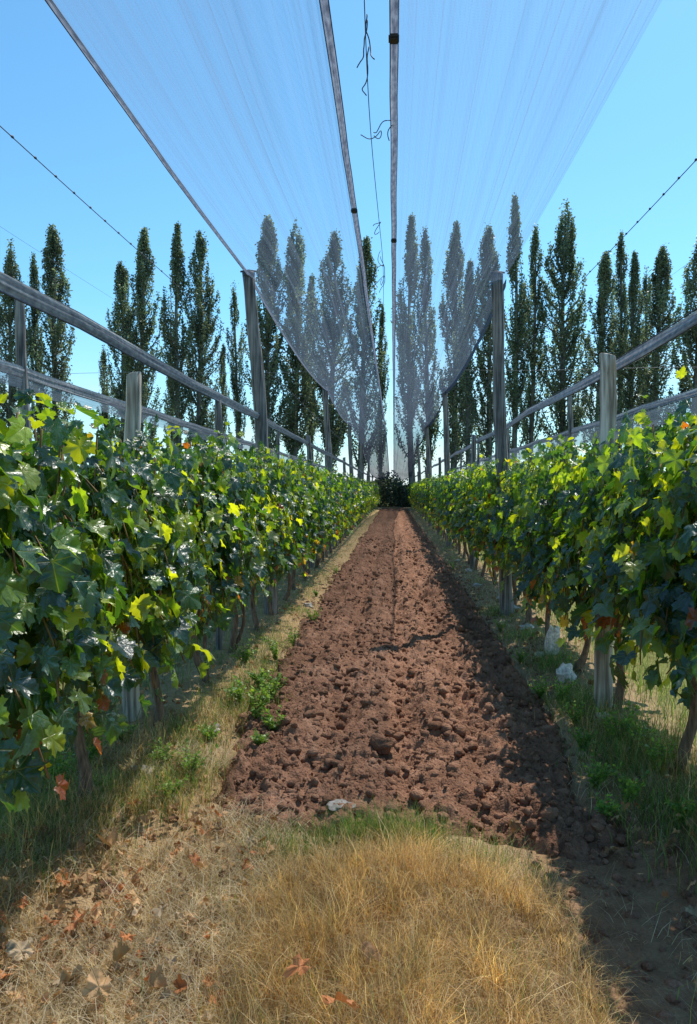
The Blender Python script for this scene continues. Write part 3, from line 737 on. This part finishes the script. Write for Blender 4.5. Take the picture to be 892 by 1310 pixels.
trees=[(3,305,1.0,5),(38,322,.8,4),(62,288,1.2,3),(128,440,.7,6),(150,335,1.1,1),(178,293,1.15,0),(228,292,1.05,2),(252,298,1.1,1),(215,450,.6,4),(300,362,.7,6),(283,440,.6,4),(343,282,1.2,3),(376,290,1.15,5),(400,360,.9,2),(425,303,1.2,1),(465,310,1.1,0),(489,393,.7,4),(527,288,1.05,2),(546,300,1.0,4),(580,293,1.1,0),(600,345,.95,2),(622,303,1.1,3),(654,265,1.0,2),(677,300,.95,4),(718,270,1.25,5),(762,335,1.1,0),(783,310,.9,4),(800,338,.9,2),(816,352,.9,6),(832,330,1.1,3),(878,318,1.2,1),(-40,300,1.1,0),(930,300,1.1,3),(330,420,.7,6)]
R=np.random.default_rng(5)
for px,ty,w,vv in trees:
    D=67+random.uniform(-3,3)
    if ty>350:D+=6
    X=(px-VX)/F*D;H=CAMH+(VY-ty)/F*D
    e=bpy.data.objects.new('poplar_tree',None);COL.objects.link(e);e.location=(X,D,0)
    ws=w*.98;e.scale=(ws,ws,H/22);e.rotation_euler=(0,0,random.uniform(0,6.28))
    e['label']='tall slender columnar poplar with grey green foliage' if ty<350 else 'smaller thin poplar standing among taller ones';e['category']='tree';e['group']='poplar windbreak trees'
    for nm,me in(('crown',PV[vv][0]),('trunk',PV[vv][1])):
        o=bpy.data.objects.new(nm,me);o.parent=e;COL.objects.link(o)
mb=MB();n=48000
x=R.uniform(-50,50,n);x[:14000]=R.uniform(-5,5,14000);y=R.uniform(63.8,68,n);top=.8+1.4*vn(x*1.1,y*.5+3,8)+1.2*vn(x*.9+7,y*.7,9)*np.exp(-(x/3.5)**4)
z=top*R.random(n)**.8
d=R.normal(0,1,(n,3));d/=np.linalg.norm(d,axis=1)[:,None];e=np.cross(d,R.normal(0,1,(n,3)));e/=np.linalg.norm(e,axis=1)[:,None]
s=R.uniform(.07,.16,n)[:,None];P=np.stack([x,y,z],-1)
V=np.stack([P-d*s,P+e*s*.6,P+d*s,P-e*s*.6],1).reshape(-1,3)
mb.add(V,[np.arange(4*n).reshape(-1,4)],np.repeat(PG[R.integers(0,5,n)]*R.uniform(.25,.7,(n,1)),4,0))
obj('undergrowth',mb.mesh('undergrowth',[M_pop],False),kind='stuff',label='dark scrubby undergrowth below the poplars',cat='undergrowth')
# ---------------------------------------------------------------- fallen leaves, litter, weeds
R=np.random.default_rng(77)
DC=[(.54,.20,.07),(.46,.27,.12),(.58,.34,.16),(.28,.14,.06),(.50,.36,.22)]
mb=MB();n=1350
x=np.concatenate([R.normal(-1.45,.3,350),R.normal(1.4,.25,420),R.uniform(-1.8,-.5,580)]);y=np.concatenate([2.4*np.exp(R.random(770)*np.log(20/2.4)),R.uniform(1.95,3.6,580)])
k=(pathmask(x,y)<.5);x=x[k];y=y[k];n=len(x)
leaves(mb,np.stack([x,y,gh(x,y)+R.uniform(.03,.08,n)],-1),np.stack([R.normal(0,1,n),R.normal(0,1,n),R.normal(0,.2,n)],-1),np.stack([R.normal(0,.4,n),R.normal(0,.4,n),np.ones(n)],-1),R.uniform(.015,.045,n),pick(DC,[.16,.3,.2,.22,.12],n),True,0,2.4)
obj('leaf_litter',mb.mesh('leaf_litter',[M_dry]),kind='stuff',label='scattered dry brown leaves on the soil',cat='leaves')
fl=[(90,1200,.085),(132,1100,.07),(170,1172,.06),(75,1275,.085),(390,1250,.055),(470,1215,.05),(420,1298,.07),(135,1255,.055),(115,1300,.08),(10,1252,.075),(150,1225,.05),(655,1050,.045),(60,1150,.06),(180,1290,.055),(100,1130,.06),(200,1180,.05),(45,1205,.055),(290,1030,.045),(240,1110,.05)]
FM=[]
for k in range(5):
    mb=MB();leaves(mb,np.zeros((1,3)),np.array([[0,1.,.1]]),np.array([[0,0,1.]]),np.array([1.0]),np.array([DC[k%5]])*R.uniform(.95,1.15),True,0,2.3)
    FM.append(mb.mesh('fallen_leaf',[M_dry]))
for k,(px,py,s_) in enumerate(fl):
    inm=px>250 and py>1060
    zz=.09+(.15 if inm else 0)
    dd=F*(CAMH-zz)/(py-VY);x=(px-VX)/F*dd
    obj('fallen_leaf',FM[[0,1,2,4,0,3][k%6]],loc=(x,dd,zz),rot=(R.normal(0,.35),R.normal(0,.35),R.uniform(0,6.28)),scale=(s_,s_,s_),label='dry orange brown curled leaf lying on straw',cat='leaf',group='fallen dry leaves')
def weed(seed,hh):
    rs=np.random.default_rng(seed);mb=MB();O=[];T=[];Q=[]
    for k in range(18):
        a=rs.uniform(0,6.28);ln=rs.uniform(.5,1)*hh;le=rs.uniform(.2,.8)
        s=np.linspace(0,1,7);B=np.stack([np.cos(a)*le*ln*s**1.3,np.sin(a)*le*ln*s**1.3,ln*s*(1-.2*s)],-1)
        v,f=tube(B,.0022*(1-s*.6),5);mb.add(v,f,(.12,.18,.05))
        for q in range(1,7):
            for _ in range(4):
                O.append(B[q]);T.append(np.array([np.cos(a+rs.normal(0,1.2)),np.sin(a+rs.normal(0,1.2)),rs.normal(.2,.4)]));Q.append(rs.normal(0,.3,3)+[0,0,1])
    O=np.array(O);n=len(O);T=np.array(T);Q=np.array(Q);T/=np.linalg.norm(T,axis=1)[:,None]
    S=np.cross(T,Q);S/=np.linalg.norm(S,axis=1)[:,None];s=rs.uniform(.016,.036,n)[:,None]
    V=np.stack([O,O+T*s*.5+S*s*.28,O+T*s,O+T*s*.5-S*s*.28],1).reshape(-1,3)
    c=np.array([(.20,.33,.05),(.30,.42,.07),(.13,.24,.04)])[rs.integers(0,3,n)]
    mb.add(V,[np.arange(4*n).reshape(-1,4)],np.repeat(c,4,0));return mb.mesh('weed_plant',[M_weed],False)
WM=[weed(k,h) for k,h in enumerate((.28,.22,.16,.2))]
for k,(px,py,s_) in enumerate([(325,930,1.3),(345,900,1.2),(330,885,1.3),(350,945,1.1),(400,800,.9),(310,860,1.1),(335,965,.9),(302,910,1.2),(352,850,1),(240,1005,.9),(265,960,.9),(210,1040,.8),(375,830,.8),(690,895,.9),(745,960,1),(760,1010,1),(790,960,1.1),(735,930,.9),(770,1050,.9),(800,1030,1),(715,905,.9),(60,1040,1),(30,1010,1.2),(150,980,1),(100,1010,1),(840,1000,1.1),(870,1060,1.0),(820,970,1.1),(640,810,.7),(665,850,.8),(405,765,.8),(430,735,.8),(580,730,.8),(200,1000,.9),(120,1050,.9)]):
    dd=F*CAMH/(py-VY);x=(px-VX)/F*dd
    obj('weed_plant',WM[k%4],loc=(x,dd,float(gh(np.array([x]),np.array([dd]))[0])),rot=(0,0,k*1.3),scale=(s_*.9,s_*.9,s_),label='small leafy green weed beside the tilled soil',cat='weed',group='weeds along the path')
# ---------------------------------------------------------------- light, sky, camera
EL=math.radians(58);AZ=math.radians(33)
w=bpy.data.worlds.new('World');sc.world=w;w.use_nodes=True;nt=w.node_tree;nt.nodes.clear()
o=N(nt,'ShaderNodeOutputWorld');bg=N(nt,'ShaderNodeBackground');bg.inputs['Strength'].default_value=.15
sky=N(nt,'ShaderNodeTexSky');sky.sky_type='NISHITA';sky.sun_disc=False;sky.sun_elevation=EL;sky.sun_rotation=AZ;sky.air_density=1.0;sky.dust_density=.4;sky.ozone_density=1.6
c=mixc(nt,1.0,sky.outputs[0],(.76,1.28,1.40),'MULTIPLY')
tc=N(nt,'ShaderNodeTexCoord');sp=N(nt,'ShaderNodeSeparateXYZ');nt.links.new(tc.outputs['Generated'],sp.inputs[0])
mp=N(nt,'ShaderNodeMapping');mp.inputs['Scale'].default_value=(2.2,2.2,9);nt.links.new(tc.outputs['Generated'],mp.inputs[0])
nz=N(nt,'ShaderNodeTexNoise');nz.inputs['Scale'].default_value=2.2;nz.inputs['Detail'].default_value=5;nt.links.new(mp.outputs[0],nz.inputs['Vector'])
cl=math_n(nt,'MULTIPLY',math_n(nt,'SUBTRACT',nz.outputs[0],.48),4.0,clamp=True)
lowm=math_n(nt,'SUBTRACT',1.0,math_n(nt,'MULTIPLY',sp.outputs[2],4.5),clamp=True)
hz=math_n(nt,'MULTIPLY',lowm,.45)
c=mixc(nt,hz,c,(5.0,6.0,6.8))
c=mixc(nt,math_n(nt,'MULTIPLY',cl,lowm),c,(6.2,6.5,6.8))
nt.links.new(c,bg.inputs[0]);nt.links.new(bg.outputs[0],o.inputs[0])
S=Vector((math.sin(AZ)*math.cos(EL),math.cos(AZ)*math.cos(EL),math.sin(EL)))
ld=bpy.data.lights.new('sun','SUN');ld.energy=5.0;ld.angle=math.radians(.5);ld.color=(1,.95,.87)
lo_=bpy.data.objects.new('sun',ld);lo_.rotation_euler=S.to_track_quat('Z','Y').to_euler();lo_.location=(5,5,20);COL.objects.link(lo_)
cd=bpy.data.cameras.new('camera');cd.sensor_fit='VERTICAL';cd.sensor_height=24;cd.lens=F/1310*24;cd.clip_end=5000;cd.clip_start=.05
cam=bpy.data.objects.new('camera',cd);COL.objects.link(cam);cam.location=(0,0,CAMH)
yaw=math.atan((VX-446)/F);pit=math.atan((655-VY)/F)
cam.rotation_euler=(math.pi/2-pit,0,yaw)
sc.camera=cam
sc.view_settings.view_transform='Standard';sc.view_settings.look='None';sc.view_settings.exposure=0
